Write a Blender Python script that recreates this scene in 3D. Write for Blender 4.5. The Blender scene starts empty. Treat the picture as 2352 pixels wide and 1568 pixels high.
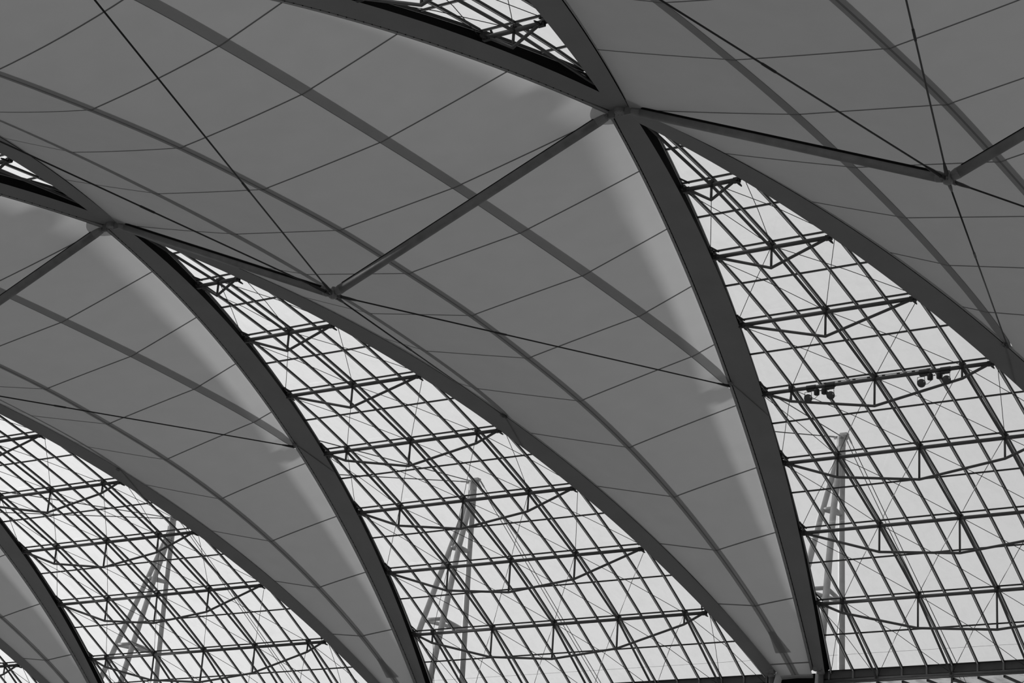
import bpy, bmesh, math, random
import numpy as np
from mathutils import Matrix, Vector

random.seed(7)
SC = bpy.context.scene
COL = SC.collection
Z0 = 13.055                      # roof frame -> ground level

# ------------------------------------------------------------------ camera
RM = np.array([[0.833103065600699, 0.5493815800001098, 0.06418069525324546],
               [-0.5362928079609106, 0.7739035465910779, 0.3368431752359009],
               [0.1353857681442512, -0.3150447271899418, 0.9393708073246507]])
cam_d = bpy.data.cameras.new('camera')
cam = bpy.data.objects.new('camera', cam_d)
COL.objects.link(cam)
right, fwd, up = RM[0], RM[1], RM[2]
M = Matrix(((right[0], up[0], -fwd[0], 26.458436),
            (right[1], up[1], -fwd[1], -42.358296),
            (right[2], up[2], -fwd[2], -11.454560 + Z0),
            (0, 0, 0, 1)))
cam.matrix_world = M
cam_d.sensor_width = 36.0
cam_d.sensor_fit = 'HORIZONTAL'
cam_d.lens = 36.0 * 4891.02 / 2352.0
cam_d.clip_end = 2000
SC.camera = cam

# ------------------------------------------------------------------ view, sky, sun
SC.view_settings.view_transform = 'Standard'
SC.view_settings.look = 'None'
SC.view_settings.exposure = 0.0
SC.view_settings.gamma = 1.0
SC.view_settings.use_curve_mapping = False

W = bpy.data.worlds.new('overcast_sky')
SC.world = W
W.use_nodes = True
nt = W.node_tree
nt.nodes.clear()
wo = nt.nodes.new('ShaderNodeOutputWorld')
bg = nt.nodes.new('ShaderNodeBackground')
tc = nt.nodes.new('ShaderNodeTexCoord')
dotn = nt.nodes.new('ShaderNodeVectorMath'); dotn.operation = 'DOT_PRODUCT'
dotn.inputs[1].default_value = (-0.995, 0.1, 0.0)      # the hazy sun stands low on this side
def wmath(op, a, b):
    n = nt.nodes.new('ShaderNodeMath'); n.operation = op
    for k, v in enumerate((a, b)):
        if hasattr(v, 'is_output'): nt.links.new(v, n.inputs[k])
        else: n.inputs[k].default_value = v
    return n.outputs[0]
nt.links.new(tc.outputs['Generated'], dotn.inputs[0])
cosv = dotn.outputs['Value']
base = wmath('ADD', wmath('MULTIPLY', cosv, 0.36), 0.458)          # hazy sky, brighter towards the sun
glow = wmath('MULTIPLY', wmath('POWER', wmath('MAXIMUM', cosv, 0.0), 6.0), 0.75)
nt.links.new(wmath('ADD', base, glow), bg.inputs['Strength'])
bg.inputs['Color'].default_value = (1, 1, 1, 1)
nt.links.new(bg.outputs[0], wo.inputs['Surface'])

SUN_ELEV = math.radians(2.0)
SUN_AZ = math.radians(-5.7)
sd = bpy.data.lights.new('sun', 'SUN')
sd.energy = 4.7
sd.angle = math.radians(1.1)
sun = bpy.data.objects.new('sun', sd)
COL.objects.link(sun)
sdir = Vector((math.cos(SUN_ELEV) * math.cos(SUN_AZ), math.cos(SUN_ELEV) * math.sin(SUN_AZ), -math.sin(SUN_ELEV)))
sun.rotation_euler = sdir.to_track_quat('-Z', 'Y').to_euler()
sun.location = (-60, 0, 40)

# ------------------------------------------------------------------ materials
def mat(name, col, rough=0.6, metal=0.0, noise=0.0, scale=6.0, spec=0.4):
    m = bpy.data.materials.new(name); m.use_nodes = True
    n = m.node_tree; b = n.nodes['Principled BSDF']
    b.inputs['Roughness'].default_value = rough
    b.inputs['Metallic'].default_value = metal
    b.inputs['Specular IOR Level'].default_value = spec
    if noise > 0:
        t = n.nodes.new('ShaderNodeTexCoord'); x = n.nodes.new('ShaderNodeTexNoise')
        x.inputs['Scale'].default_value = scale; x.inputs['Detail'].default_value = 4
        r = n.nodes.new('ShaderNodeMapRange')
        r.inputs[1].default_value = 0.3; r.inputs[2].default_value = 0.7
        r.inputs[3].default_value = col * (1 - noise); r.inputs[4].default_value = col * (1 + noise)
        c = n.nodes.new('ShaderNodeCombineColor')
        n.links.new(t.outputs['Object'], x.inputs['Vector'])
        n.links.new(x.outputs['Fac'], r.inputs[0])
        for k in range(3): n.links.new(r.outputs[0], c.inputs[k])
        n.links.new(c.outputs[0], b.inputs['Base Color'])
    else:
        b.inputs['Base Color'].default_value = (col, col, col, 1)
    return m

def fabric(name, trans, diff, noise=0.03):
    m = bpy.data.materials.new(name); m.use_nodes = True
    n = m.node_tree; n.nodes.clear()
    o = n.nodes.new('ShaderNodeOutputMaterial')
    t = n.nodes.new('ShaderNodeBsdfTranslucent'); df = n.nodes.new('ShaderNodeBsdfDiffuse')
    a = n.nodes.new('ShaderNodeAddShader')
    tcn = n.nodes.new('ShaderNodeTexCoord'); x = n.nodes.new('ShaderNodeTexNoise')
    x.inputs['Scale'].default_value = 1.3; x.inputs['Detail'].default_value = 6
    r = n.nodes.new('ShaderNodeMapRange')
    r.inputs[1].default_value = 0.3; r.inputs[2].default_value = 0.7
    r.inputs[3].default_value = trans * (1 - noise); r.inputs[4].default_value = trans * (1 + noise)
    c = n.nodes.new('ShaderNodeCombineColor')
    n.links.new(tcn.outputs['Object'], x.inputs['Vector']); n.links.new(x.outputs['Fac'], r.inputs[0])
    for k in range(3): n.links.new(r.outputs[0], c.inputs[k])
    n.links.new(c.outputs[0], t.inputs['Color'])
    df.inputs['Color'].default_value = (diff, diff, diff, 1)
    n.links.new(t.outputs[0], a.inputs[0]); n.links.new(df.outputs[0], a.inputs[1])
    n.links.new(a.outputs[0], o.inputs['Surface'])
    return m

def glass(name, tint, dirt, scale):
    m = bpy.data.materials.new(name); m.use_nodes = True
    n = m.node_tree; n.nodes.clear()
    o = n.nodes.new('ShaderNodeOutputMaterial')
    tr = n.nodes.new('ShaderNodeBsdfTransparent'); tr.inputs['Color'].default_value = (tint, tint, tint, 1)
    gl = n.nodes.new('ShaderNodeBsdfGlossy'); gl.inputs['Roughness'].default_value = 0.03
    gl.inputs['Color'].default_value = (0.9, 0.9, 0.9, 1)
    mx = n.nodes.new('ShaderNodeMixShader'); mx.inputs[0].default_value = 0.04
    tl = n.nodes.new('ShaderNodeBsdfTranslucent'); tl.inputs['Color'].default_value = (0.55, 0.55, 0.55, 1)
    m2 = n.nodes.new('ShaderNodeMixShader')
    t = n.nodes.new('ShaderNodeTexCoord'); mp = n.nodes.new('ShaderNodeMapping')
    mp.inputs['Scale'].default_value = (1.0, 0.45, 1.0)
    x = n.nodes.new('ShaderNodeTexNoise'); x.inputs['Scale'].default_value = scale; x.inputs['Detail'].default_value = 7
    x.inputs['Roughness'].default_value = 0.65
    r = n.nodes.new('ShaderNodeMapRange')
    r.inputs[1].default_value = 0.45; r.inputs[2].default_value = 0.85
    r.inputs[3].default_value = dirt[0]; r.inputs[4].default_value = dirt[1]
    n.links.new(t.outputs['Object'], mp.inputs['Vector']); n.links.new(mp.outputs[0], x.inputs['Vector'])
    n.links.new(x.outputs['Fac'], r.inputs[0])
    n.links.new(r.outputs[0], m2.inputs[0])
    n.links.new(tr.outputs[0], mx.inputs[1]); n.links.new(gl.outputs[0], mx.inputs[2])
    n.links.new(mx.outputs[0], m2.inputs[1]); n.links.new(tl.outputs[0], m2.inputs[2])
    n.links.new(m2.outputs[0], o.inputs['Surface'])
    return m

MT = {
    'membrane': fabric('membrane_fabric', 0.216, 0.25),
    'belt': fabric('belt_fabric', 0.29, 0.15),
    'seam': fabric('seam_fabric', 0.13, 0.12),
    'plate_shade': fabric('plate_shade_fabric', 0.36, 0.2),
    'rail': mat('rail_grey', 0.34, 0.6, 0.1, 0.06),
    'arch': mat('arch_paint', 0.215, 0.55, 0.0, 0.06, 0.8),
    'black_and_shade': mat('black_and_side_shade', 0.008, 0.8, spec=0.1),  # near-black puts the arch sides' shade into the colour; plain black elsewhere
    'steel': mat('steel_paint', 0.11, 0.45, 0.1, 0.08, 5),
    'strut': mat('strut_paint', 0.22, 0.5, 0.1, 0.15, 3),
    'bar': mat('bar_paint', 0.03, 0.5),
    'bar_cap': mat('bar_cap_aluminium', 0.85, 0.4),
    'cable': mat('cable_steel', 0.03, 0.4, 0.4),
    'glass': glass('pane_glass', 0.995, (0.0, 0.07), 2.2),
    'dusty': glass('dusty_glass', 0.85, (0.1, 1.0), 1.6),
    'mast': mat('mast_paint', 0.58, 0.55, 0.0, 0.12, 2.5),
    'wire': mat('wire_grey', 0.05, 0.6),
    'lamp': mat('lamp_housing', 0.035, 0.4),
    'lens': mat('lamp_lens', 0.10, 0.12, 0.2),
    'lens_hot': mat('lamp_reflector', 0.5, 0.15, 0.7),
    'column': mat('column_paint', 0.22, 0.5, 0.0, 0.08, 4),
    'ground': mat('paving', 0.40, 0.85, 0.0, 0.15, 0.6),
}

# ------------------------------------------------------------------ mesh + object helpers
class MB:
    """collects verts / faces of one part (with material slots)"""
    def __init__(s): s.v = []; s.f = []; s.mi = []
    def add(s, vs, fs, mi=0):
        o = len(s.v); s.v += [tuple(map(float, p)) for p in vs]
        s.f += [tuple(i + o for i in f) for f in fs]; s.mi += [mi] * len(fs)
        return s
    def tube(s, pts, r, n=8, mi=0, caps=True):
        P = [np.array(p, float) for p in pts]
        m = len(P); R = r if hasattr(r, '__len__') else [r] * m
        T = []
        for i in range(m):
            a = P[min(i + 1, m - 1)] - P[i]; b = P[i] - P[max(i - 1, 0)]
            la, lb = np.linalg.norm(a), np.linalg.norm(b)
            t = (a / la if la > 1e-9 else 0) + (b / lb if lb > 1e-9 else 0)
            T.append(t / np.linalg.norm(t))
        ref = np.array([0, 0, 1.0])
        if abs(T[0] @ ref) > 0.9: ref = np.array([1.0, 0, 0])
        x = ref - (ref @ T[0]) * T[0]; x /= np.linalg.norm(x)
        vs = []
        for i in range(m):
            x = x - (x @ T[i]) * T[i]; x /= np.linalg.norm(x)
            y = np.cross(T[i], x)
            k = 1.0
            if 0 < i < m - 1:
                a = P[i + 1] - P[i]; a = a / np.linalg.norm(a)
                k = 1.0 / max(0.5, a @ T[i])
            for q in range(n):
                w = 2 * math.pi * q / n
                vs.append(P[i] + R[i] * (math.cos(w) * x + math.sin(w) * y) * (1 if k < 1.02 else 1))
        fs = []
        for i in range(m - 1):
            for q in range(n):
                q2 = (q + 1) % n
                fs.append((i * n + q, i * n + q2, (i + 1) * n + q2, (i + 1) * n + q))
        if caps:
            fs.append(tuple(range(n))[::-1]); fs.append(tuple((m - 1) * n + q for q in range(n)))
        return s.add(vs, fs, mi)
    def box(s, c, h, ax=None, mi=0):
        """centre, half sizes, optional 3 axes"""
        c = np.array(c, float); A = np.eye(3) if ax is None else np.array(ax, float)
        vs = [c + sx * h[0] * A[0] + sy * h[1] * A[1] + sz * h[2] * A[2]
              for sx in (-1, 1) for sy in (-1, 1) for sz in (-1, 1)]
        fs = [(0, 1, 3, 2), (4, 6, 7, 5), (0, 4, 5, 1), (2, 3, 7, 6), (0, 2, 6, 4), (1, 5, 7, 3)]
        return s.add(vs, fs, mi)
    def sweep(s, rows, closed=True, caps=True, mi=0):
        """rows: list of same-length point rings"""
        n = len(rows[0]); vs = [p for r in rows for p in r]; fs = []
        for i in range(len(rows) - 1):
            for q in range(n if closed else n - 1):
                q2 = (q + 1) % n
                fs.append((i * n + q, i * n + q2, (i + 1) * n + q2, (i + 1) * n + q))
        if caps and closed:
            fs.append(tuple(range(n))[::-1]); fs.append(tuple((len(rows) - 1) * n + q for q in range(n)))
        return s.add(vs, fs, mi)
    def lathe(s, c, axis, prof, n=14, mi=0):
        """prof: list of (distance along axis, radius)"""
        a = np.array(axis, float); a /= np.linalg.norm(a)
        ref = np.array([0, 0, 1.0]) if abs(a[2]) < 0.9 else np.array([1.0, 0, 0])
        x = np.cross(ref, a); x /= np.linalg.norm(x); y = np.cross(a, x)
        rows = [[np.array(c) + dd * a + rr * (math.cos(2 * math.pi * q / n) * x + math.sin(2 * math.pi * q / n) * y)
                 for q in range(n)] for dd, rr in prof]
        return s.sweep(rows, mi=mi)
    def mesh(s, name, mats, origin, smooth=False, fix=True):
        me = bpy.data.meshes.new(name)
        o = np.array(origin, float)
        me.from_pydata([tuple(np.array(p) - o) for p in s.v], [], s.f)
        for m in (mats if isinstance(mats, (list, tuple)) else [mats]): me.materials.append(MT[m])
        if isinstance(mats, (list, tuple)) and len(mats) > 1:
            me.polygons.foreach_set('material_index', s.mi)
        if fix:
            b = bmesh.new(); b.from_mesh(me); bmesh.ops.recalc_face_normals(b, faces=b.faces); b.to_mesh(me); b.free()
        if smooth: me.polygons.foreach_set('use_smooth', [True] * len(me.polygons))
        me.update()
        return me

def tag(o, label=None, cat=None, group=None, kind=None):
    if label: o['label'] = label
    if cat: o['category'] = cat
    if group: o['group'] = group
    if kind: o['kind'] = kind
    return o

def link(name, data, parent=None, loc=(0, 0, 0)):
    o = bpy.data.objects.new(name, data); COL.objects.link(o)
    if parent: o.parent = parent
    o.location = loc
    return o

def root(name, loc, label, cat, group=None):
    o = bpy.data.objects.new(name, None); COL.objects.link(o)
    o.empty_display_size = 0.3; o.location = loc
    return tag(o, label, cat, group)

class Thing:
    """a kit of part meshes built once (in bay coordinates) and placed several times"""
    def __init__(s, name, origin): s.name = name; s.o = np.array(origin, float); s.parts = []
    def part(s, name, mb, mats, up=None, smooth=False, fix=True, label=None, kind=None):
        s.parts.append((name, mb.mesh(name, mats, s.o, smooth, fix), up, label, kind)); return len(s.parts) - 1
    def place(s, bx, label, cat, group=None, keep=None):
        r = root(s.name, (s.o[0] + bx, s.o[1], s.o[2] + Z0), label, cat, group); made = []
        for i, (n, me, up, lb, kd) in enumerate(s.parts):
            if keep is not None and not keep(i): made.append(None); continue
            p = r if up is None else made[up]
            made.append(tag(link(n, me, p), lb, None, None, kd))
        return r

# ------------------------------------------------------------------ the roof's geometry (bay 0: crossing node at x = y = 0)
T = 18.0                                    # bay length along x
KK = 0.27841                                # plan slope of the crossing arches
ZC, RC = -39.05266, 52.15368                # circle of the arches
NODES = [0, 1, 2, 3]
DA = np.array([KK, 1.0]) / math.hypot(KK, 1.0)

def zarc(y, v=0.0):
    return ZC + math.sqrt((RC + v) ** 2 - y * y)
def quad(vals, y):
    a, b, c = vals; t = abs(y) / 15.0 - 1
    return b + (c - a) / 2 * t + ((a + c) / 2 - b) * t * t
E1U, E1V = (-.237, -.503, -.205), (-.092, -.091, -.18)
E2U, E2V = (.265, .389, .186), (-.158, -.045, .02)
E3U, E3V = (.31, .491, .247), (-.2, -.044, -.08)
def arc(sy, u, v, side):
    """point of arch: side -1 = arch with x = -K y, +1 = x = +K y. sy signed position, u away from glass, v outward"""
    s = 1.0 if sy >= 0 else -1.0
    a = abs(sy); z = zarc(a); ny, nz = a / RC, (z - ZC) / RC
    sd = side * s
    x = sd * (KK * a + DA[1] * u); y = a - DA[0] * u
    return np.array([x, s * (y + ny * v), z + nz * v])
YEND = 28.80
# membrane edge line as function of |y|
_t = np.linspace(0, 31, 800)
_E = np.array([arc(q, quad(E3U, q), quad(E3V, q), 1) for q in _t])
def edge_at(y):
    y = abs(y)
    return np.interp(y, _E[:, 1], _E[:, 0]), np.interp(y, _E[:, 1], _E[:, 2])

SEAM = [0, 3.3, 6.58, 9.75, 12.9, 16.1, 19.25, 22.4, 25.45, 28.29]
CZ = [11.17, 11.08, 10.91, 10.58, 10.14, 9.49, 8.62, 7.5, 6.18, 4.63]
YB = 28.93
def spline(xs, ys):
    xs = [-x for x in xs[:0:-1]] + list(xs); ys = list(ys[:0:-1]) + list(ys)
    xs = np.array(xs, float); ys = np.array(ys, float); n = len(xs)
    h = np.diff(xs); A = np.zeros((n, n)); b = np.zeros(n)
    A[0, 0] = A[-1, -1] = 1
    A[0, 1] = -1; A[-1, -2] = -1
    for i in range(1, n - 1):
        A[i, i - 1] = h[i - 1]; A[i, i] = 2 * (h[i - 1] + h[i]); A[i, i + 1] = h[i]
        b[i] = 6 * ((ys[i + 1] - ys[i]) / h[i] - (ys[i] - ys[i - 1]) / h[i - 1])
    m = np.linalg.solve(A, b)
    def f(x):
        x = min(max(x, xs[0]), xs[-1] + 0.8); i = min(max(np.searchsorted(xs, x) - 1, 0), n - 2)
        t = x - xs[i]; hh = h[i]
        return (ys[i] + t * ((ys[i + 1] - ys[i]) / hh - hh * (2 * m[i] + m[i + 1]) / 6)
                + t * t * m[i] / 2 + t ** 3 * (m[i + 1] - m[i]) / (6 * hh))
    return f
zcen = spline(SEAM, CZ)
YA = 15.15                                   # where the side belts run into the arches
zbelt = spline([0, 3.3, 6.58, 9.77, 13.06, YA], [11.73, 11.68, 11.57, 11.38, 11.08, 10.76])
def line_a(y):
    """(q, z) of the side belt at y; q measured from the membrane's centre line"""
    xe, ze = edge_at(y); qe = T / 2 - xe
    if abs(y) >= YA: return qe, ze
    return min(3.83 + 0.0016 * y * y, qe), zbelt(y)
def mem_pt(y, sector, t):
    """sector 0 inner (centre -> side belt), 1 outer (side belt -> arch); returns q, z"""
    xe, ze = edge_at(y); qe = T / 2 - xe
    qa, za = line_a(y)
    if sector == 0:
        q, z, sg = qa * t, zcen(y) * (1 - t) + za * t, 0.0014 * qa * qa * min(1.0, abs(y) / 13.0)
    else:
        q, z, sg = qa + (qe - qa) * t, za * (1 - t) + ze * t, 0.0010 * (qe - qa) ** 2
    return q, z - sg * 4 * t * (1 - t)

TY = [4.993, 8.675, 12.294, 15.854, 19.336, 22.693, 25.956, 28.98]
TZ = [zarc(y) for y in TY[:7]] + [4.014]
DEPTH = {(1, 0): .46, (2, 0): .64, (3, 0): .782, (4, -1): .37, (4, 0): .891, (4, 1): .37, (5, -1): .68, (5, 0): 1.063,
         (5, 1): .68, (6, -1): .915, (6, 0): 1.198, (6, 1): .915, (7, -2): .379, (7, -1): 1.12, (7, 0): 1.357,
         (7, 1): 1.12, (7, 2): .379}
SP = 2.8917
KM = {1: 0, 2: 0, 3: 0, 4: 1, 5: 1, 6: 1, 7: 2, 8: 2}
GV = 0.163                                   # glass lies this far outside the truss chords
def xin(y, u=-0.434):                        # half width of the lens at |y|
    a = abs(y) + DA[0] * u
    return KK * a + DA[1] * u
def yin(x, u=-0.434):
    return (abs(x) - DA[1] * u) / KK - DA[0] * u
def GZ(y, v=GV):
    return zarc(y, v + 0.08 * max(0.0, 1 - y / 11.0) - 0.10 * max(0.0, (y - 24.0) / 5.0))

# ------------------------------------------------------------------ ground
gm = MB(); gm.box((0, 40, -0.1), (260, 260, 0.1))
g = link('ground', gm.mesh('ground', 'ground', (0, 0, 0)))
tag(g, kind='structure')

wm = MB(); wm.box((-78, -23, (Z0 + 12.3) / 2), (0.5, 37, (Z0 + 12.3) / 2))  # unseen wall, added to keep the low sun off the struts
wl = link('sun_block_wall', wm.mesh('sun_block_wall', 'ground', (0, 0, 0)))
tag(wl, kind='structure')

# ------------------------------------------------------------------ arches
def arch_kit(side, dv):
    th = Thing('roof_arch', (0, 0, ZC + RC))
    ys = np.concatenate([-np.linspace(YEND, 0.0, 49), np.linspace(0.0, YEND, 49)[1:]])
    def P(y, u, v):
        # near the node the outer offsets of the two halves swap sides: blend through zero
        s = 1 if y >= 0 else -1
        return arc(y if abs(y) > 1e-6 else 1e-6, u, v, side)
    # work with signed offset across the arch so that the box stays on one side when y changes sign
    def across(y, c, v):
        s = 1.0 if y >= 0 else -1.0
        a = abs(y); z = zarc(a); ny, nz = a / RC, (z - ZC) / RC
        x = side * KK * y + side * DA[1] * c; yy = y - DA[0] * c
        return np.array([x, yy + s * ny * v, z + nz * v])
    rows = []
    for y in ys:
        s = 1.0 if y >= 0 else -1.0
        ui, uo = quad(E1U, y), quad(E2U, y); vi, vo = quad(E1V, y), quad(E2V, y)
        # c > 0 is away from glass for y > 0, and the glass side for y < 0
        blend = min(1.0, abs(y) / 1.0)
        hi = (uo if s > 0 else -ui); lo = (ui if s > 0 else -uo)
        vh = (vo if s > 0 else vi); vl = (vi if s > 0 else vo)
        m = (abs(lo) + hi) / 2
        hi = m * (1 - blend) + hi * blend; lo = -m * (1 - blend) + lo * blend
        va = (vh + vl) / 2; vh = va * (1 - blend) + vh * blend; vl = va * (1 - blend) + vl * blend
        gin = 0.425; vt = 0.20 - 0.10 * max(0.0, (abs(y) - 14) / 15)
        th_ = (0.36 if s > 0 else gin); tl_ = (-gin if s > 0 else -0.36)
        rows.append([across(y, lo, vl + dv), across(y, hi, vh + dv), across(y, hi - 0.01, vh + 0.03),
                     across(y, th_, 0.10), across(y, th_ - .03, vt), across(y, tl_ + .03, vt), across(y, tl_, 0.10), across(y, lo + 0.01, vl + 0.03)])
    b = MB()
    n = 8
    vs = [p for r in rows for p in r]; o = 0
    b.v = [tuple(p) for p in vs]
    for i in range(len(rows) - 1):
        for q in range(n):
            q2 = (q + 1) % n
            b.f.append((i * n + q, i * n + q2, (i + 1) * n + q2, (i + 1) * n + q))
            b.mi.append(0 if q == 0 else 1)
    b.f.append(tuple(range(n))[::-1]); b.mi.append(0)
    b.f.append(tuple((len(rows) - 1) * n + q for q in range(n))); b.mi.append(0)
    th.part('box_girder', b, ['arch', 'black_and_shade'])
    # clamp rails along the membrane: one per half
    for s in (1, -1):
        r = MB(); rr = []
        for a in np.linspace(0.12, YEND, 56):
            u2, u3 = quad(E2U, a), quad(E3U, a); v2, v3 = quad(E2V, a), quad(E3V, a)
            uu = u2 + 0.035
            rr.append([arc(s * a, uu, v2 + .0, side), arc(s * a, u3 + .02, v3 - .012, side),
                       arc(s * a, u3 + .02, v3 + .05, side), arc(s * a, uu, v2 + .06, side)])
        r.sweep(rr)
        th.part('clamp_rail', r, 'rail')
        r = MB(); rr = []
        for a in np.linspace(0.05, YEND, 56):
            u2, u3 = quad(E2U, a), quad(E3U, a); v2, v3 = quad(E2V, a), quad(E3V, a)
            rr.append([arc(s * a, u2 - .06, v2 + .035, side), arc(s * a, u2 + .05, v2 + .035, side),
                       arc(s * a, u2 + .05, v2 + .06, side), arc(s * a, u2 - .06, v2 + .06, side)])
        r.sweep(rr)
        th.part('gasket', r, 'black_and_shade')
        # bolts of the clamp rail
        c = MB()
        for a in np.arange(1.0, YEND, 0.24):
            p = arc(s * a, quad(E2U, a) + 0.018, quad(E2V, a) + 0.005, side)
            c.box(p, (0.008, 0.016, 0.010))
        th.part('rail_bolts', c, 'black_and_shade', kind='stuff')
    # stiffener ribs under the plate where the tie cables run through
    for s in (1, -1):
        c = MB()
        p = arc(s * 15.15, quad(E2U, 15.15), quad(E2V, 15.15) - .012, side)
        q = arc(s * 16.75, quad(E1U, 16.75) + .02, quad(E1V, 16.75) - .012, side)
        w = np.array([0, 0.045, 0.0])
        c.sweep([[p - w, p + w, p + w + (0, 0, .02), p - w + (0, 0, .02)], [q - .4 * w, q + .4 * w, q + .4 * w + (0, 0, .02), q - .4 * w + (0, 0, .02)]])
        th.part('cable_sleeve', c, 'arch')
        l = MB()
        a0 = arc(s * 15.05, quad(E3U, 15.05) - .08, -0.10, side)
        l.box(a0, (0.05, 0.08, 0.03)); l.box(a0 + (0, 0, -.04), (0.02, 0.05, 0.03))
        th.part('anchor_lug', l, 'arch')
        # outside anchor block of the mast stay, standing on top of the box
        l = MB(); c0 = arc(s * 16.05, .12, .30, side)
        l.box(c0, (0.16, 0.42, 0.14)); l.box(c0 + (0, 0, .16), (0.05, 0.22, 0.10))
        th.part('stay_anchor', l, 'arch')
    return th
AR = {-1: arch_kit(-1, 0.0), 1: arch_kit(1, 0.006)}
AL = {
    (0, -1): 'dark steel box arch left of the big right-hand skylight, running to the top edge',
    (0, 1): 'dark steel box arch right of the big right-hand skylight, crossing up to the upper left',
    (1, -1): 'dark steel box arch on the left edge of the middle skylight',
    (1, 1): 'dark steel box arch on the right edge of the middle skylight',
    (2, -1): 'dark steel box arch on the left edge of the lower left skylight',
    (2, 1): 'dark steel box arch on the right edge of the lower left skylight',
    (3, 1): 'dark steel box arch cutting across the bottom left corner of the photo',
    (3, -1): 'dark steel box arch left of the bottom left corner skylight, outside the frame',
    (-1, -1): 'dark steel box arch bounding the right-hand membrane beyond the frame, low end',
    (-1, 1): 'dark steel box arch bounding the right-hand membrane beyond the frame, high end',
}
for (j, s), lb in AL.items():
    AR[s].place(-T * j, lb, 'arch', 'crossing steel arches of the roof')

# castings where two arches cross
th = Thing('node_casting', (0, 0, 12.6))
b = MB(); zb = zarc(0) - 0.30
b.lathe((0, 0, zb), (0, 0, 1), [(.05, .12), (0.06, .15), (.12, .16), (.30, .16)], 16)
th.part('hub', b, 'arch')
for sx in (-1, 1):
    b = MB(); b.box((sx * .30, 0, zb + .08), (.14, .035, .12)); b.lathe((sx * .38, -.07, zb + .04), (0, 1, 0), [(0, .05), (.14, .05)], 10)
    th.part('strut_lug', b, 'strut')
b = MB(); b.lathe((0, 0, zarc(0) + .16), (0, 0, 1), [(0, .62), (.06, .66), (.16, .60), (.30, .30)], 20)
th.part('top_plate', b, 'arch')
b = MB()
for k in range(8):
    w = k * math.pi / 4; b.lathe((.11 * math.cos(w), .11 * math.sin(w), zb + .03), (0, 0, 1), [(0, .018), (.03, .018)], 6)
th.part('bolts', b, 'rail', kind='stuff')
NL = ['node casting under the arch crossing above the right skylight', 'node casting under the arch crossing at the left of the photo',
      'node casting of the next crossing beyond the left frame edge', 'node casting of the farthest crossing beyond the left frame edge']
for j in (0, 1, 2, 3): th.place(-T * j, NL[j], 'node', 'castings under the arch crossings')

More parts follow.
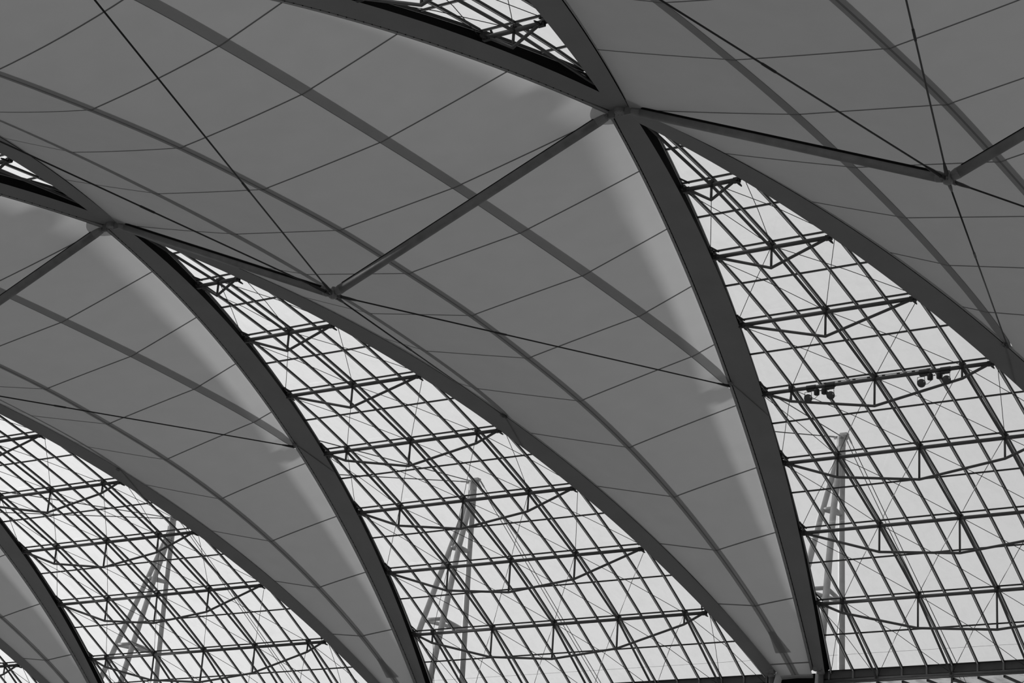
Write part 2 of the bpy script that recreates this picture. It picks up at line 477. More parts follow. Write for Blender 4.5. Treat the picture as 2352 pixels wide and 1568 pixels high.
# ------------------------------------------------------------------ membranes (centre line at x = 0 of the kit)
def bow(y, sec):
    # the cut of the cloth makes the seams bow a little towards the ridge
    xe, ze = edge_at(y); qe = T / 2 - xe; qa, za = line_a(y)
    return y * (0.0003 * qa * qa if sec == 0 else 0.00005 * (qe - qa) ** 2)
def membrane_kit():
    th = Thing('roof_membrane', (0, 0, 11.1))
    rows = [-YB] + [-y for y in SEAM[:0:-1]] + SEAM + [YB]
    def gpt(y, sgn, sec, t):
        q, z = mem_pt(y, sec, t)
        return np.array([sgn * q, y - bow(y, sec) * 4 * t * (1 - t), z])
    def normal(y, sgn, sec, t):
        e = 1e-3
        t0, t1 = max(0, t - .02), min(1, t + .02)
        a = gpt(y, sgn, sec, t1) - gpt(y, sgn, sec, t0)
        c = gpt(min(y + .05, YB), sgn, sec, t) - gpt(max(y - .05, -YB), sgn, sec, t)
        n = np.cross(a, c)
        l = np.linalg.norm(n)
        if l < 1e-9: return np.array([0, 0, 1.0])
        n /= l
        return n if n[2] > 0 else -n
    for i in range(len(rows) - 1):
        y0, y1 = rows[i], rows[i + 1]
        for sgn in (-1, 1):
            for sec in (0, 1):
                if sec == 1 and min(abs(y0), abs(y1)) >= YA: continue
                yy0, yy1 = y0, y1
                if sec == 1 and max(abs(y0), abs(y1)) > YA:
                    yy0, yy1 = max(y0, -YA), min(y1, YA)
                nu, nv = 8, 8
                vs, ns, fs = [], [], []
                for a in range(nv + 1):
                    y = yy0 + (yy1 - yy0) * a / nv
                    for c in range(nu + 1):
                        vs.append(gpt(y, sgn, sec, c / nu)); ns.append(normal(y, sgn, sec, c / nu))
                for a in range(nv):
                    for c in range(nu):
                        k = a * (nu + 1) + c
                        f = (k, k + 1, k + nu + 2, k + nu + 1)
                        fs.append(f if sgn > 0 else f[::-1])
                m = MB().add(vs, fs)
                me = m.mesh('membrane_panel', 'membrane', th.o, smooth=True, fix=False)
                me.normals_split_custom_set_from_vertices([tuple(n) for n in ns])
                th.parts.append(('membrane_panel', me, None, None, None))
    # welded seams: double cloth on the outer side
    H = -0.008
    def ribbon(fn, n, wfn, off=H):
        """fn(s)->(q,y,z) centre points of a band, wfn -> half width vector; slightly thick"""
        vs = []
        for i in range(n + 1):
            p = fn(i / n); w = wfn(i / n)
            vs.append([p[0] - w, p[0] + w] if isinstance(p, tuple) else [p - w, p + w])
        m = MB()
        rws = [[a + (0, 0, off), b_ + (0, 0, off)] for a, b_ in vs]
        m.sweep(rws, closed=False, caps=False)
        return m
    for y in [-q for q in SEAM[:0:-1]] + SEAM:
        pts = []
        for sgn in (-1, 1):
            seg = []
            for sec in (0, 1):
                if sec == 1 and abs(y) >= YA: continue
                for t in np.linspace(0, 1, 9)[(0 if sec == 0 else 1):]:
                    seg.append(gpt(y, sgn, sec, t))
            pts = (seg[::-1] if sgn < 0 else pts + seg[1:]) if sgn < 0 else pts + seg[1:]
        m = MB(); w = 0.028
        rws = []
        for p in pts:
            d2 = (gpt_y(p, y + w) if False else None)
            dz = (zcen(min(y + .3, YB)) - zcen(max(y - .3, -YB))) / .6
            rws.append([p + (0, -w, -w * dz + H), p + (0, w, w * dz + H)])
        m.sweep(rws, closed=False, caps=False)
        th.part('seam', m, 'seam', fix=False)
    # valley belt along the centre: two webbings and a darker ridge line between
    ysb = np.linspace(-YB, YB, 81)
    def off_pt(y, q):
        s = 1 if q >= 0 else -1
        qa, za = line_a(y)
        t = min(1.0, abs(q) / qa)
        qq, z = mem_pt(y, 0, t)
        return np.array([q, y - bow(y, 0) * 4 * t * (1 - t), z])
    for s in (-1, 1):
        m = MB(); m.sweep([[off_pt(y, s * .03) + (0, 0, 2 * H), off_pt(y, s * .155) + (0, 0, 2 * H)] for y in ysb], closed=False, caps=False)
        th.part('valley_belt', m, 'belt', fix=False)
    m = MB(); m.sweep([[off_pt(y, -.03) + (0, 0, 2 * H), off_pt(y, .03) + (0, 0, 2 * H)] for y in ysb], closed=False, caps=False)
    th.part('valley_seam', m, 'seam', fix=False)
    # widening of the valley belt near the foot
    for s in (-1, 1):
        m = MB(); rr = []
        for a in np.linspace(26.75, 27.78, 6):
            w = .12 + (a - 26.75) / 1.03 * .20
            rr.append([off_pt(s * a, -w) + (0, 0, 3 * H), off_pt(s * a, 0) + (0, 0, 3 * H), off_pt(s * a, w) + (0, 0, 3 * H)])
        m.sweep(rr, closed=False, caps=False)
        th.part('belt_fan', m, 'belt', fix=False)
    # side belts
    ysa = np.linspace(-YA, YA, 61)
    for s in (-1, 1):
        m = MB(); r1 = []; r2 = []
        for y in ysa:
            qa, za = line_a(y); xe, ze = edge_at(y); qe = T / 2 - xe
            tt = min(1.0, 0.29 / max(qe - qa, 1e-3)); q2, z2 = mem_pt(y, 1, tt)
            t3 = max(0.0, 1 - .025 / qa); q3, z3 = mem_pt(y, 0, t3)
            r1.append([np.array([s * qa, y, za + 2 * H]), np.array([s * q2, y, z2 + 2 * H])])
            r2.append([np.array([s * q3, y, z3 + 2 * H]), np.array([s * qa, y, za + 2 * H])])
        m.sweep(r1, closed=False, caps=False); th.part('side_belt', m, 'belt', fix=False)
        m = MB(); m.sweep(r2, closed=False, caps=False); th.part('side_seam', m, 'seam', fix=False)
    # cloth discs by the arch crossings, darkened for the outside node plate's shade
    for s in (-1, 1):
        m = MB(); ctr = np.array([T / 2 - .15, 0.0]); rr = []
        for rad in np.linspace(0.05, 0.64, 6):
            row = []
            for w in np.linspace(-1.25, 1.25, 13):
                q = ctr[0] - rad * math.cos(w); y = rad * math.sin(w)
                xe, ze = edge_at(y); qe = T / 2 - xe; qa, za = line_a(y)
                q = min(q, qe); q_, z_ = mem_pt(y, 1, (q - qa) / (qe - qa))
                row.append(np.array([s * q, y, z_ + 2 * H]))
            rr.append(row)
        m.sweep(rr, closed=False, caps=False)
        th.part('plate_shade_patch', m, 'plate_shade', fix=False)
    for s in (-1, 1):
        m = MB(); m.box((0, s * 29.14, 4.02), (1.3, .10, .34)); th.part('foot_beam', m, 'black_and_shade')
    # clamped foot edge
    for s in (-1, 1):
        m = MB(); rr = []
        for t in np.linspace(-1, 1, 13):
            q, z = mem_pt(YB, 0, abs(t)); q *= (1 if t >= 0 else -1)
            rr.append([np.array([q, s * (YB - .12), z + .02]), np.array([q, s * (YB + .04), z - .03]),
                       np.array([q, s * (YB + .04), z + .10]), np.array([q, s * (YB - .12), z + .10])])
        m.sweep(rr); th.part('foot_clamp', m, 'rail')
    return th
MK = membrane_kit()
ML = {0: 'grey translucent tent membrane filling the upper right of the photo',
      1: 'wide grey translucent tent membrane across the middle, between middle and right skylights',
      2: 'grey translucent tent membrane at the left, below the left arch crossing',
      3: 'strip of grey tent membrane in the bottom left corner of the photo'}
for j, lb in ML.items():
    MK.place(T / 2 - T * j, lb, 'membrane', 'tent membranes between the arches')

# ------------------------------------------------------------------ skylights
TR = [1.72, 3.15, 4.993, 6.83, 8.675, 10.48, 12.294, 14.07, 15.854, 17.6, 19.336, 21.01, 22.693, 24.32, 25.956, 27.47, 29.0]
RX = SP / 3
def clip(poly, a, bcoef, c):
    """keep a*x + b*y <= c"""
    out = []
    for i in range(len(poly)):
        p, q = poly[i], poly[(i + 1) % len(poly)]
        fp, fq = a * p[0] + bcoef * p[1] - c, a * q[0] + bcoef * q[1] - c
        if fp <= 0: out.append(p)
        if (fp < 0) != (fq < 0) and abs(fp - fq) > 1e-12:
            t = fp / (fp - fq); out.append((p[0] + (q[0] - p[0]) * t, p[1] + (q[1] - p[1]) * t))
    return out
def truss_nodes(i):
    km = KM[i]; y = TY[i - 1]
    d_ = {k: (SP * k, y) for k in range(-km, km + 1)}
    w = xin(y) + 0.05
    d_[-km - 1] = (-w, y); d_[km + 1] = (w, y)
    return d_
def skylight_kit(sy, ymax, ymin=0.0):
    th = Thing('skylight', (0, sy * 12.0, 12.2))
    c0 = -DA[1] * (-0.434) - KK * DA[0] * (-0.434)      # |x| <= K*y - c0
    rows = [y for y in TR if ymin <= y <= ymax + 1e-6]
    def S(p): return np.array([p[0], sy * p[1], p[2]])
    # panes
    for r in range(len(rows) - 1):
        y0, y1 = rows[r], rows[r + 1]
        kmx = int(math.ceil(xin(y1) / RX))
        for k in range(-kmx, kmx):
            poly = [(k * RX, y0), ((k + 1) * RX, y0), ((k + 1) * RX, y1), (k * RX, y1)]
            poly = clip(poly, 1, -KK, -c0); poly = clip(poly, -1, -KK, -c0) if poly else poly
            if len(poly) < 3: continue
            A = 0.5 * abs(sum(poly[i][0] * poly[(i + 1) % len(poly)][1] - poly[(i + 1) % len(poly)][0] * poly[i][1] for i in range(len(poly))))
            if A < 0.01: continue
            n = len(poly)
            lo = [S((x, y, GZ(y, GV + .035))) for x, y in poly]; hi = [p + (0, 0, .016) for p in lo]
            fs = [tuple(range(n)), tuple(range(n, 2 * n))[::-1]] + [(i, (i + 1) % n, n + (i + 1) % n, n + i) for i in range(n)]
            m = MB().add(lo + hi, fs)
            th.part('glass_pane', m, 'glass')
    # glazing bars along the slope
    def bar(pts, wdir, hw, v0, v1, mats, capw):
        """pts: (x, y) list; box section below the glass with a light cap"""
        m = MB(); wd = np.array(wdir, float)
        ring = []; cap = []
        for x, y in pts:
            lo = S((x, y, GZ(y, GV + v0))); hi = S((x, y, GZ(y, GV + v1)))
            ring.append([lo - wd * hw, lo + wd * hw, hi + wd * hw, hi - wd * hw])
            cl = S((x, y, GZ(y, GV + v0 - .006))); ch = S((x, y, GZ(y, GV + v0 - .0005)))
            cap.append([cl - wd * capw, cl + wd * capw, ch + wd * capw, ch - wd * capw])
        m.sweep(ring)
        if capw > 0: m.sweep(cap, mi=1)
        return m
    K = int(xin(ymax) / RX)
    for k in range(-K, K + 1):
        x = k * RX; ys = max(yin(x) + .02, rows[0])
        if ys > ymax - .3: continue
        pts = [(x, ys)] + [(x, y) for y in rows if y > ys + .05]
        th.part('glazing_bar', bar(pts, (1, 0, 0), .047, -.022, .03, 0, .021), ['bar', 'bar_cap'])
    # transoms
    for y in rows[1:]:
        w = xin(y)
        if y > 28.5: continue
        m = MB(); a, c_ = -w, w; hw = .031
        z = GZ(y, GV) + .012
        m.sweep([[S((xx, y - hw, z - .025)), S((xx, y + hw, z - .025)), S((xx, y + hw, z + .02)), S((xx, y - hw, z + .02))] for xx in (a, c_)])
        m.sweep([[S((xx, y - .011, z - .031)), S((xx, y + .011, z - .031)), S((xx, y + .011, z - .0255)), S((xx, y - .011, z - .0255))] for xx in (a, c_)], mi=1)
        th.part('transom', m, ['bar', 'bar_cap'])
    # edge bars along both arches
    for s in (-1, 1):
        pts = [y for y in np.linspace(rows[0] + .05, ymax, 40)]
        m = MB(); ring = []
        for y in pts:
            x = s * (xin(y) - .02); x2 = s * (xin(y) + .05)
            ring.append([S((x, y, GZ(y, GV - .05))), S((x2, y, GZ(y, GV - .05))), S((x2, y, GZ(y, GV + .03))), S((x, y, GZ(y, GV + .03)))])
        m.sweep(ring)
        m.sweep([[S((s * (xin(y) - .002), y, GZ(y, GV - .056))), S((s * (xin(y) + .032), y, GZ(y, GV - .056))),
                  S((s * (xin(y) + .032), y, GZ(y, GV - .0505))), S((s * (xin(y) - .002), y, GZ(y, GV - .0505)))] for y in pts], mi=1)
        th.part('edge_bar', m, ['bar', 'bar_cap'])
        for yt in TY[:7]:
            if not (ymin <= yt <= ymax): continue
            a = S((s * (xin(yt - .34) - .01), yt - .34, GZ(yt - .34) - .03)); c_ = S((s * (xin(yt) - .24), yt - .02, GZ(yt) - .03))
            th.part('corner_bracket', MB().tube([a, c_], .03, 6), 'bar')
    # main tubes under every third bar, between the trusses
    last = max([i for i in range(1, 9) if TY[i - 1] <= ymax + .1])
    first = min([i for i in range(1, 9) if TY[i - 1] >= ymin])
    for k in range(-2, 3):
        i0 = max(first, min(i for i in range(1, 9) if KM[i] >= abs(k)))
        if i0 > last: continue
        pts = []
        if k == 0 and ymin == 0: pts.append(S((0, 1.3, zarc(1.3) + .05)))
        for i in range(i0, last + 1):
            if pts:
                pass
            pts.append(S((SP * k, TY[i - 1], TZ[i - 1])))
        if len(pts) < 2: continue
        th.part('main_tube', MB().tube([p + (0, 0, -.015) for p in pts], .045, 8), 'steel', smooth=True)
    # crossing wind-bracing rods
    for i in range(first, last):
        A, B = truss_nodes(i), truss_nodes(i + 1)
        kb = KM[i + 1] + 1
        for k, (x, y) in A.items():
            for k2 in (k - 1, k + 1):
                if k2 not in B: continue
                if abs(k) == KM[i] + 1 and abs(k2) == kb: continue
                x2, y2 = B[k2]
                ym, xm = (y + y2) / 2, (x + x2) / 2
                z1, z2 = TZ[i - 1] + .05, TZ[i] + .05
                zm = GZ(ym, .06)
                th.part('bracing_rod', MB().tube([S((x, y, z1)), S((xm, ym, zm)), S((x2, y2, z2))], .011, 5), 'cable')
    return th
SK = skylight_kit(1, 29.0)
SK.place(0, 'largest glazed skylight lens at the right edge, with floodlights hung below it', 'skylight', 'lens skylights between the arches')
SK.place(-T, 'glazed skylight lens in the middle of the lower half, narrow tip at upper left', 'skylight', 'lens skylights between the arches')
SK.place(-2 * T, 'glazed skylight lens at the lower left of the photo', 'skylight', 'lens skylights between the arches')
skylight_kit(1, 29.0, 19.3).place(-3 * T, 'sliver of glazed skylight in the bottom left corner', 'skylight', 'lens skylights between the arches')
SU = skylight_kit(-1, 15.854)
SU.place(0, 'glazed skylight tip at the top edge above the right arch crossing', 'skylight', 'lens skylights between the arches')
SU.place(-T, 'small glazed skylight tip at the left frame edge above the left crossing', 'skylight', 'lens skylights between the arches')

# ------------------------------------------------------------------ trusses
def truss_kit(i, sy):
    y, z = TY[i - 1], TZ[i - 1]; km = KM[i]
    th = Thing('truss', (0, sy * y, z))
    w = xin(y) - .06
    def S(x, zz, dy=0.0): return np.array([x, sy * (y + dy), zz])
    r = .064
    th.part('top_chord', MB().tube([S(-w, z), S(w, z)], r, 12), 'steel', smooth=True)
    pts = [S(-w + .20, z - .045)]
    for k in range(-km, km + 1): pts.append(S(SP * k, z - DEPTH[(i, k)]))
    pts.append(S(w - .20, z - .045))
    th.part('bottom_chord', MB().tube(pts, .046, 10), 'steel', smooth=True)
    for k in range(-km, km + 1):
        st = th.part('strut', MB().tube([S(SP * k, z), S(SP * k, z - DEPTH[(i, k)])], .038, 8), 'steel', smooth=True)
        b = MB()
        b.lathe(S(SP * k, z - .07), (0, 0, 1), [(0, .05), (.03, .10), (.11, .10), (.16, .06)], 10)
        b.box(S(SP * k + .02, z + .09), (.09, .07, .035))
        th.part('node_block', b, 'bar')
    for s in (-1, 1):
        b = MB()
        b.box(S(s * (w - .09), z - .01), (.10, .05, .075)); b.box(S(s * (w + .01), z + .06), (.05, .09, .05))
        b.lathe(S(s * (w - .07), z, -.09), (0, sy, 0), [(0, .05), (.18, .05)], 10)
        th.part('end_fork', b, 'bar')
        b = MB(); b.tube([S(s * (w - .12), z - .03), S(s * (w - .10), z - .06, .20), S(s * (w - .10), z - .07, .30)], [.04, .035, .02], 6)
        th.part('rod_clevis', b, 'bar')
    return th
ordn = ['first', 'second', 'third', 'fourth', 'fifth', 'sixth', 'seventh']
for i in range(1, 8):
    k = truss_kit(i, 1)
    extra = ', carrying the floodlights' if i == 4 else ''
    k.place(0, f'{ordn[i-1]} bowed tube truss from the top under the right skylight{extra}', 'truss', 'tube trusses under the skylights')
    k.place(-T, f'{ordn[i-1]} bowed tube truss from the top under the middle skylight', 'truss', 'tube trusses under the skylights')
    if i >= 3:
        k.place(-2 * T, ('lowest' if i == 7 else ordn[7 - i] + ' from lowest') + ' bowed tube truss under the lower left skylight', 'truss', 'tube trusses under the skylights')
    if i == 7: k.place(-3 * T, 'end of a bowed tube truss in the bottom left corner skylight', 'truss', 'tube trusses under the skylights')
for i, nm in ((1, 'lower'), (2, 'upper')):
    k = truss_kit(i, -1)
    k.place(0, f'{nm} of the two bowed trusses in the skylight tip at the top edge', 'truss', 'tube trusses under the skylights')
    if i == 1: k.place(-T, 'bowed truss end in the small skylight tip at the left frame edge', 'truss', 'tube trusses under the skylights')

# ------------------------------------------------------------------ edge beams closing the skylights at the foot
def edge_beam_kit():
    th = Thing('edge_girder', (0, 28.98, 4.0))
    w = xin(28.98) + .45; y = 29.02; zt, zb_ = 4.40, 4.13
    b = MB(); b.box((0, y + .03, (zt + zb_) / 2), (w, .012, (zt - zb_) / 2)); b.box((0, y + .10, 4.05), (w, .02, .10)); th.part('web_plate', b, 'steel')
    b = MB(); b.box((0, y, zt + .012), (w, .07, .014)); th.part('top_flange', b, 'bar')
    b = MB(); b.tube([(-w, 28.98, 4.014), (w, 28.98, 4.014)], .075, 12); th.part('bottom_tube', b, 'steel', smooth=True)
    K = int(w / RX)
    for k in range(-K, K + 1):
        b = MB(); b.box((k * RX, y - .01, (zt + zb_) / 2 - .02), (.03, .035, (zt - zb_) / 2 + .03)); th.part('stiffener', b, 'strut')
    for k in range(-2, 3):
        b = MB(); b.lathe((k * SP, 28.90, 4.02), (0, 1, 0), [(0, .07), (.02, .11), (.14, .11), (.16, .07)], 10)
        b.tube([(k * SP, 28.98, 4.0), (k * SP, 28.98, 2.7)], .04, 8)
        th.part('hanger', b, 'steel')
    return th
EB = edge_beam_kit()
for j, nm in ((0, 'right skylight at the bottom right corner'), (1, 'middle skylight at the bottom frame edge'),
              (2, 'lower left skylight, just below the frame'), (3, 'bottom left corner skylight, below the frame')):
    EB.place(-T * j, 'dark steel edge beam with stiffener plates closing the ' + nm, 'beam', 'edge beams at the skylight feet')

# flat glazed canopy beyond the edge beam
def canopy_kit():
    th = Thing('glass_canopy', (0, 30.6, 3.9))
    w = xin(28.98) + .4; K = int(w / RX); L0, L1 = 29.12, 33.0
    zf = lambda y: 3.93 + .03 * (y - 29)
    for k in range(-K, K):
        x0, x1 = k * RX, (k + 1) * RX
        lo = [(x0, L0, zf(L0)), (x1, L0, zf(L0)), (x1, L1, zf(L1)), (x0, L1, zf(L1))]
        b = MB().add(lo + [(p[0], p[1], p[2] + .016) for p in lo], [(3, 2, 1, 0), (4, 5, 6, 7), (0, 1, 5, 4), (1, 2, 6, 5), (2, 3, 7, 6), (3, 0, 4, 7)])
        th.part('dusty_pane', b, 'dusty')
    for k in range(-K, K + 1):
        b = MB(); hw = .06 if k % 3 == 0 else .038
        b.sweep([[np.array([k * RX - hw, y, zf(y) - .09]), np.array([k * RX + hw, y, zf(y) - .09]), np.array([k * RX + hw, y, zf(y) - .005]), np.array([k * RX - hw, y, zf(y) - .005])] for y in (29.06, L1)])
        th.part('canopy_bar', b, 'bar')
    for k in range(-2, 2):
        for s in (0, 1):
            b = MB().tube([((k + s) * SP, 29.1, 3.80), ((k + 1 - s) * SP, 32.9, 3.9)], .014, 5); th.part('bracing_rod', b, 'cable')
    b = MB(); b.tube([(-w, 33.0, 4.0), (w, 33.0, 4.0)], .08, 10); th.part('front_tube', b, 'steel', smooth=True)
    return th
CK = canopy_kit()
CK.place(-T, 'flat canopy of dusty glass below the edge beam of the middle skylight', 'canopy', 'canopies below the skylights')
CK.place(0, 'flat canopy of dusty glass just below the edge beam in the bottom right corner', 'canopy', 'canopies below the skylights')

# ------------------------------------------------------------------ columns at the feet of the arches
def column_kit(s):
    th = Thing('support_post', (s * 1.02, 28.75, -Z0))
    zt = 4.42
    b = MB(); b.tube([(s * 1.02, 28.86, -Z0), (s * 1.02, 28.86, zt - .1)], .105, 14); th.part('shaft', b, 'column', smooth=True)
    b = MB(); b.lathe((s * 1.02, 28.86, zt - .16), (0, 0, 1), [(0, .105), (.04, .15), (.10, .15), (.16, .09)], 14); th.part('head', b, 'column')
    b = MB(); b.box((s * .98, 28.70, zt + .06), (.17, .10, .10)); b.tube([(s * .98, 28.6, zt + .02), (s * 1.02, 28.86, zt - .05)], .05, 8)
    th.part('arch_shoe', b, 'column')
    b = MB(); b.box((s * 1.02, 28.86, -Z0 + .04), (.25, .25, .04)); th.part('base_plate', b, 'steel')
    return th
for s, side in ((-1, 'left'), (1, 'right')):
    kt = column_kit(s)
    kt.place(T / 2 - T, f'pale round column head under the {side} foot of the middle membrane', 'column', 'columns under the membrane feet')
    kt.place(T / 2 - 2 * T, f'pale round column under the {side} foot of the left membrane, near the bottom edge', 'column', 'columns under the membrane feet')

# ------------------------------------------------------------------ flying struts, hubs and tie cables
HUBZ = 9.28
NZ = zarc(0) - .26
def strut_kit(s):
    th = Thing('flying_strut', (s * 4.5, 0, (HUBZ + NZ) / 2))
    a = np.array([s * (9 - .42), 0, NZ - .0]); h = np.array([s * .12, 0, HUBZ + .03])
    d = (h - a) / np.linalg.norm(h - a)
    th.part('tube', MB().tube([a + d * .25, h - d * .14], .132, 18), 'strut', smooth=True)
    sd_ = np.cross(d, (0, 1, 0)); sd_ = sd_ if sd_[2] > 0 else -sd_
    o_ = np.array([0, -.115, 0]) + sd_ * .075
    th.part('edge_tube', MB().tube([a + d * .3 + o_, h - d * .3 + o_], 0.034 if s < 0 else .014, 6), 'black_and_shade')  # black tube along the strut's upper edge, thicker on the left one
    b = MB(); b.lathe(a, d, [(-.05, .08), (.0, .12), (.25, .135), (.27, .132)], 14); th.part('end_cone', b, 'strut')
    b = MB(); b.lathe(h, -d, [(-.04, .08), (.0, .115), (.13, .137), (.16, .132)], 14); th.part('end_cone', b, 'strut')
    return th
for s, side in ((-1, 'left'), (1, 'right')):
    kt = strut_kit(s)
    kt.place(T / 2, f'grey tube strut on the {side} of the V below the upper right membrane', 'strut', 'flying struts below the membranes')
    kt.place(-T / 2, f'grey tube strut on the {side} of the V below the middle membrane', 'strut', 'flying struts below the membranes')
    if s == 1: kt.place(-T * 1.5, 'grey tube strut running into the left frame edge', 'strut', 'flying struts below the membranes')
th = Thing('strut_hub', (0, 0, HUBZ))
b = MB(); b.lathe((0, 0, HUBZ - .16), (0, 0, 1), [(0, .06), (.03, .11), (.20, .11), (.26, .08), (.34, .05)], 14); th.part('core', b, 'strut')
for sx in (-1, 1):
    for sy in (-1, 1):
        b = MB(); v = np.array([sx * 4.5, sy * 15.0]); v /= np.linalg.norm(v)
        b.box((v[0] * .17, v[1] * .17, HUBZ - .03), (.11, .02, .06), [(v[0], v[1], 0), (-v[1], v[0], 0), (0, 0, 1)])
        th.part('cable_lug', b, 'steel')
th.place(T / 2, 'hub where the V struts meet below the upper right membrane', 'hub', 'hubs of the flying struts')
th.place(-T / 2, 'hub where the V struts meet below the middle membrane', 'hub', 'hubs of the flying struts')

def cable_kit(sx, sy):
    xe, ze = edge_at(15.02)
    e = np.array([sx * (T / 2 - xe + .02), sy * 15.03, ze - .06])
    v = np.array([sx * 4.5, sy * 15.0]); v /= np.linalg.norm(v)
    a = np.array([v[0] * .24, v[1] * .24, HUBZ - .03])
    th = Thing('tie_cable', a); d = e - a; L = np.linalg.norm(d); d /= L
    th.part('rope', MB().tube([a + d * .1, e - d * .1], .0225, 8), 'cable', smooth=True)
    b = MB(); b.lathe(a, d, [(0, .035), (.05, .05), (.30, .045), (.55, .027)], 8); th.part('socket', b, 'cable')
    b = MB(); c = a + d * L * .36; b.lathe(c, d, [(0, .022), (.05, .032), (.45, .032), (.50, .022)], 8); th.part('turnbuckle', b, 'cable')
    b = MB(); b.lathe(e, -d, [(0, .035), (.05, .05), (.30, .045), (.55, .027)], 8); th.part('socket', b, 'cable')
    return th
CN = {(-1, -1): 'upper left', (1, -1): 'top', (-1, 1): 'lower left', (1, 1): 'lower right'}
for (sx, sy), nm in CN.items():
    kt = cable_kit(sx, sy)
    where = {(-1, -1): 'running up left from', (1, -1): 'running steeply up from', (-1, 1): 'running down to the nearer arch from', (1, 1): 'running right and down from'}[(sx, sy)]
    kt.place(T / 2, f'thin tie cable {where} the upper right hub', 'cable', 'tie cables of the strut hubs')
    kt.place(-T / 2, f'thin tie cable {where} the middle hub', 'cable', 'tie cables of the strut hubs')
    if (sx, sy) == (1, 1): kt.place(-1.5 * T, 'thin tie cable coming in from the left frame edge below the left membrane', 'cable', 'tie cables of the strut hubs')
    if (sx, sy) == (-1, 1): pass

# ------------------------------------------------------------------ floodlights on the fourth truss of the right skylight
def floodlight(x, tilt, flip, label):
    y, z = TY[3], TZ[3]
    th = Thing('floodlight', (x, y, z))
    b = MB(); b.tube([(x - .16, y, z), (x + .16, y, z)], .08, 12)
    b.box((x, y - .02, z - .10), (.14, .05, .025)); th.part('clamp', b, 'lamp')
    bx = x + flip * .20
    b = MB(); b.lathe((bx, y - .02, z - .33), (0, 0, 1), [(.04, .06), (.06, .09), (.20, .095), (.24, .08)], 10)
    b.box((bx + .14, y - .02, z - .15), (.03, .015, .012)); th.part('ballast', b, 'lamp')
    hx, hy, hz = x - flip * .06, y - .10, z - .38
    yk = MB(); yk.tube([(hx - .13, hy, hz + .02), (hx - .12, hy, hz + .2), (hx + .11, hy, hz + .2), (hx + .12, hy, hz + .02)], .011, 6)
    ykp = th.part('yoke', yk, 'lamp')
    ax = np.array([0.42, -0.80, -0.42 + tilt]); ax /= np.linalg.norm(ax)
    c = np.array([hx, hy, hz])
    b = MB(); b.lathe(c - ax * .20, ax, [(.03, .04), (.06, .08), (.16, .125), (.26, .134), (.29, .134)], 18); hd = th.part('housing', b, 'lamp')
    b = MB(); b.lathe(c + ax * .085, ax, [(0, .124), (.02, .124), (.04, .09), (.05, .02)], 18); th.part('lens', b, 'lens', up=hd)
    b = MB(); b.lathe(c + ax * .13 + (-.03, 0, .01), ax, [(0, .04), (.015, .03)], 10); b.lathe(c + ax * .12 + (.08, 0, .04), ax, [(0, .03), (.02, .02)], 8)
    th.part('reflector', b, 'lens_hot', up=hd)
    b = MB(); b.tube([(hx + .05, hy + .1, hz - .02), (hx + .18, hy + .08, hz - .02), (bx + .05, y, z - .28)], .008, 5); th.part('lead', b, 'cable')
    return th.place(0, label, 'lamp', 'floodlights on the fourth truss')
floodlight(-2.18, .05, 1, 'leftmost of the four round floodlights hung from the right skylight truss')
floodlight(-1.52, .05, -1, 'second floodlight from the left hung from the right skylight truss')
floodlight(1.66, .05, 1, 'third floodlight from the left hung from the right skylight truss')
floodlight(2.36, .15, -1, 'rightmost of the four round floodlights hung from the right skylight truss')
th = Thing('light_track', (0, TY[3], TZ[3]))
b = MB(); b.box((.05, TY[3] - .01, TZ[3] + .095), (1.85, .02, .012)); th.part('rail', b, 'bar_cap')
b = MB()
for x in np.linspace(-1.7, 1.8, 8): b.box((x, TY[3] - .01, TZ[3] + .08), (.05, .02, .012))
th.part('clips', b, 'lamp', kind='stuff')
th.place(0, 'thin track rail on top of the truss that carries the floodlights', 'rail')

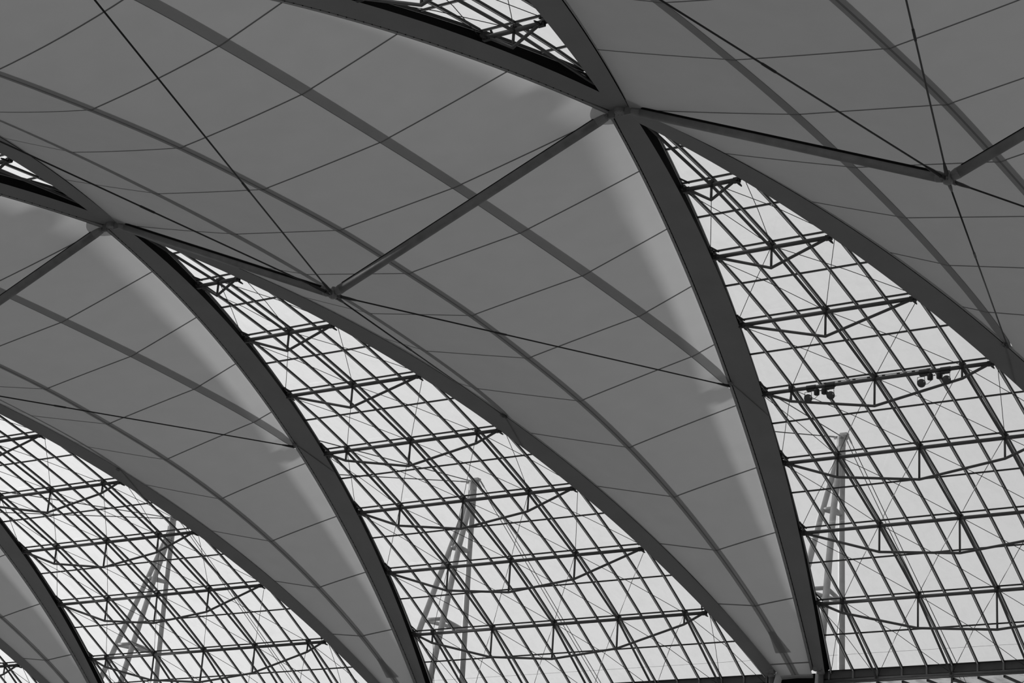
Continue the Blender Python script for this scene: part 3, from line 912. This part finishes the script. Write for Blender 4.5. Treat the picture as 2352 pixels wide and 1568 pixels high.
# ------------------------------------------------------------------ masts outside, behind the glass
def mast_kit():
    th = Thing('mast', (0, 31.5, -Z0))
    top = np.array([0.0, 32.5, 14.75])
    def legpath(p1, p2):
        p1, p2 = np.array(p1), np.array(p2)
        d = p2 - p1; e = p2 + d / (-d[2]) * (p2[2] - 1.5)
        return [p1, p2, e]
    L = legpath((-.36, 31.62, 11.45), (-.54, 30.28, 7.93))
    C = legpath((.13, 31.60, 11.43), (.48, 30.36, 7.95))
    R = [np.array([.02, 32.56, 11.45]), np.array([.05, 32.60, 7.9]), np.array([.10, 32.66, 1.5])]
    for nm, P_ in (('l', L), ('c', C), ('r', R)):
        off = {'l': np.array([-.09, -.03, 0]), 'c': np.array([.02, -.05, 0]), 'r': np.array([.02, .06, 0])}[nm]
        pts = [top + off + (0, 0, -.05), top + off + (0, 0, -.75)] + P_
        rr = [.11, .135, .125, .135, .14]
        th.part('leg', MB().tube(pts, rr, 14), 'mast', smooth=True)
    for z in (11.45, 7.93, 4.6):
        def at(P_):
            a, b_ = P_[0], P_[1]
            if z < P_[1][2]: a, b_ = P_[1], P_[2]
            t = (z - a[2]) / (b_[2] - a[2]); return a + (b_ - a) * t
        ring = [at(L), at(C), at(R)]
        for q in range(3):
            th.part('ring_strut', MB().tube([ring[q], ring[(q + 1) % 3]], .085, 10), 'mast', smooth=True)
    b = MB(); b.lathe(top + (0, 0, -.55), (0, 0, 1), [(0, .17), (.1, .185), (.48, .17), (.55, .15), (.58, .10)], 16); th.part('mast_head', b, 'mast', smooth=True)
    for q in ((-.22, -.10), (.12, -.2), (.16, .16)):
        b = MB(); b.box(top + (q[0] * .8, q[1] * .8, -.12), (.09, .05, .05)); th.part('cable_lug', b, 'mast')
    b = MB(); b.box((.06, 32.66, 14.80), (.15, .13, .06)); th.part('cable_lug', b, 'mast')
    b = MB(); b.box((0, 31.5, -Z0 + .5), (1.6, 2.4, .5)); th.part('plinth', b, 'ground')
    for nm, P_ in (('l', L), ('c', C), ('r', R)):
        e = P_[2]; d = P_[2] - P_[1]; d = d / -d[2]
        th.part('leg', MB().tube([e, e + d * (e[2] + Z0 - .9)], .14, 12), 'mast', smooth=True)
    return th
MS = mast_kit()
MNL = ['pale three-legged mast outside, seen through the right skylight', 'pale three-legged mast outside, seen through the middle skylight',
       'pale three-legged mast outside, seen through the lower left skylight']
def mast_cable(name, a, c, r, lug=True):
    th = Thing(name, a); a, c = np.array(a, float), np.array(c, float); d = c - a; L = np.linalg.norm(d); d /= L
    th.part('rope', MB().tube([a, c], r, 6), 'wire')
    b = MB(); b.lathe(a + d * .1, d, [(0, .025), (.05, .038), (.35, .034), (.5, r)], 8); th.part('socket', b, 'mast')
    b = MB(); b.lathe(a + d * L * .78, d, [(0, r), (.05, .036), (.3, .036), (.35, r)], 8); th.part('turnbuckle', b, 'wire')
    return th
xa, za = edge_at(15.2)
CKS = [(mast_cable('mast_stay', (.1, 32.3, 14.62), (T / 2 - xa + .3, 15.2, za + .42), .021), 'front stay from the {} mast head to the arch right of its membrane'),
       (mast_cable('mast_stay', (-.1, 32.3, 14.62), (-(T / 2 - xa + .3), 15.2, za + .42), .021), 'front stay from the {} mast head to the arch left of its membrane'),
       (mast_cable('mast_stay', (-.02, 32.75, 14.85), (-.02, 62.0, -3.55), .016), 'left of the two back stays slanting down right from the {} mast'),
       (mast_cable('mast_stay', (.14, 32.75, 14.85), (.18, 62.0, -3.55), .016), 'right of the two back stays slanting down right from the {} mast')]
for j, nm in ((1, 'right'), (2, 'middle'), (3, 'lower left')):
    MS.place(T / 2 - T * j, MNL[j - 1], 'mast', 'masts outside behind the roof')
    for kt, lb in CKS:
        kt.place(T / 2 - T * j, lb.format(nm), 'cable', 'stays of the outside masts')

# far overhead wire
th = Thing('overhead_wire', (0, 62, 3))
th.part('wire', MB().tube([(-90, 62, 12.7), (-60, 62, 12.55), (-20, 62, 12.6), (20, 62, 12.55), (40, 62, 12.6)], .007, 5), 'wire')
th.place(0, 'hair-thin horizontal wire far outside, low behind the glass', 'wire')
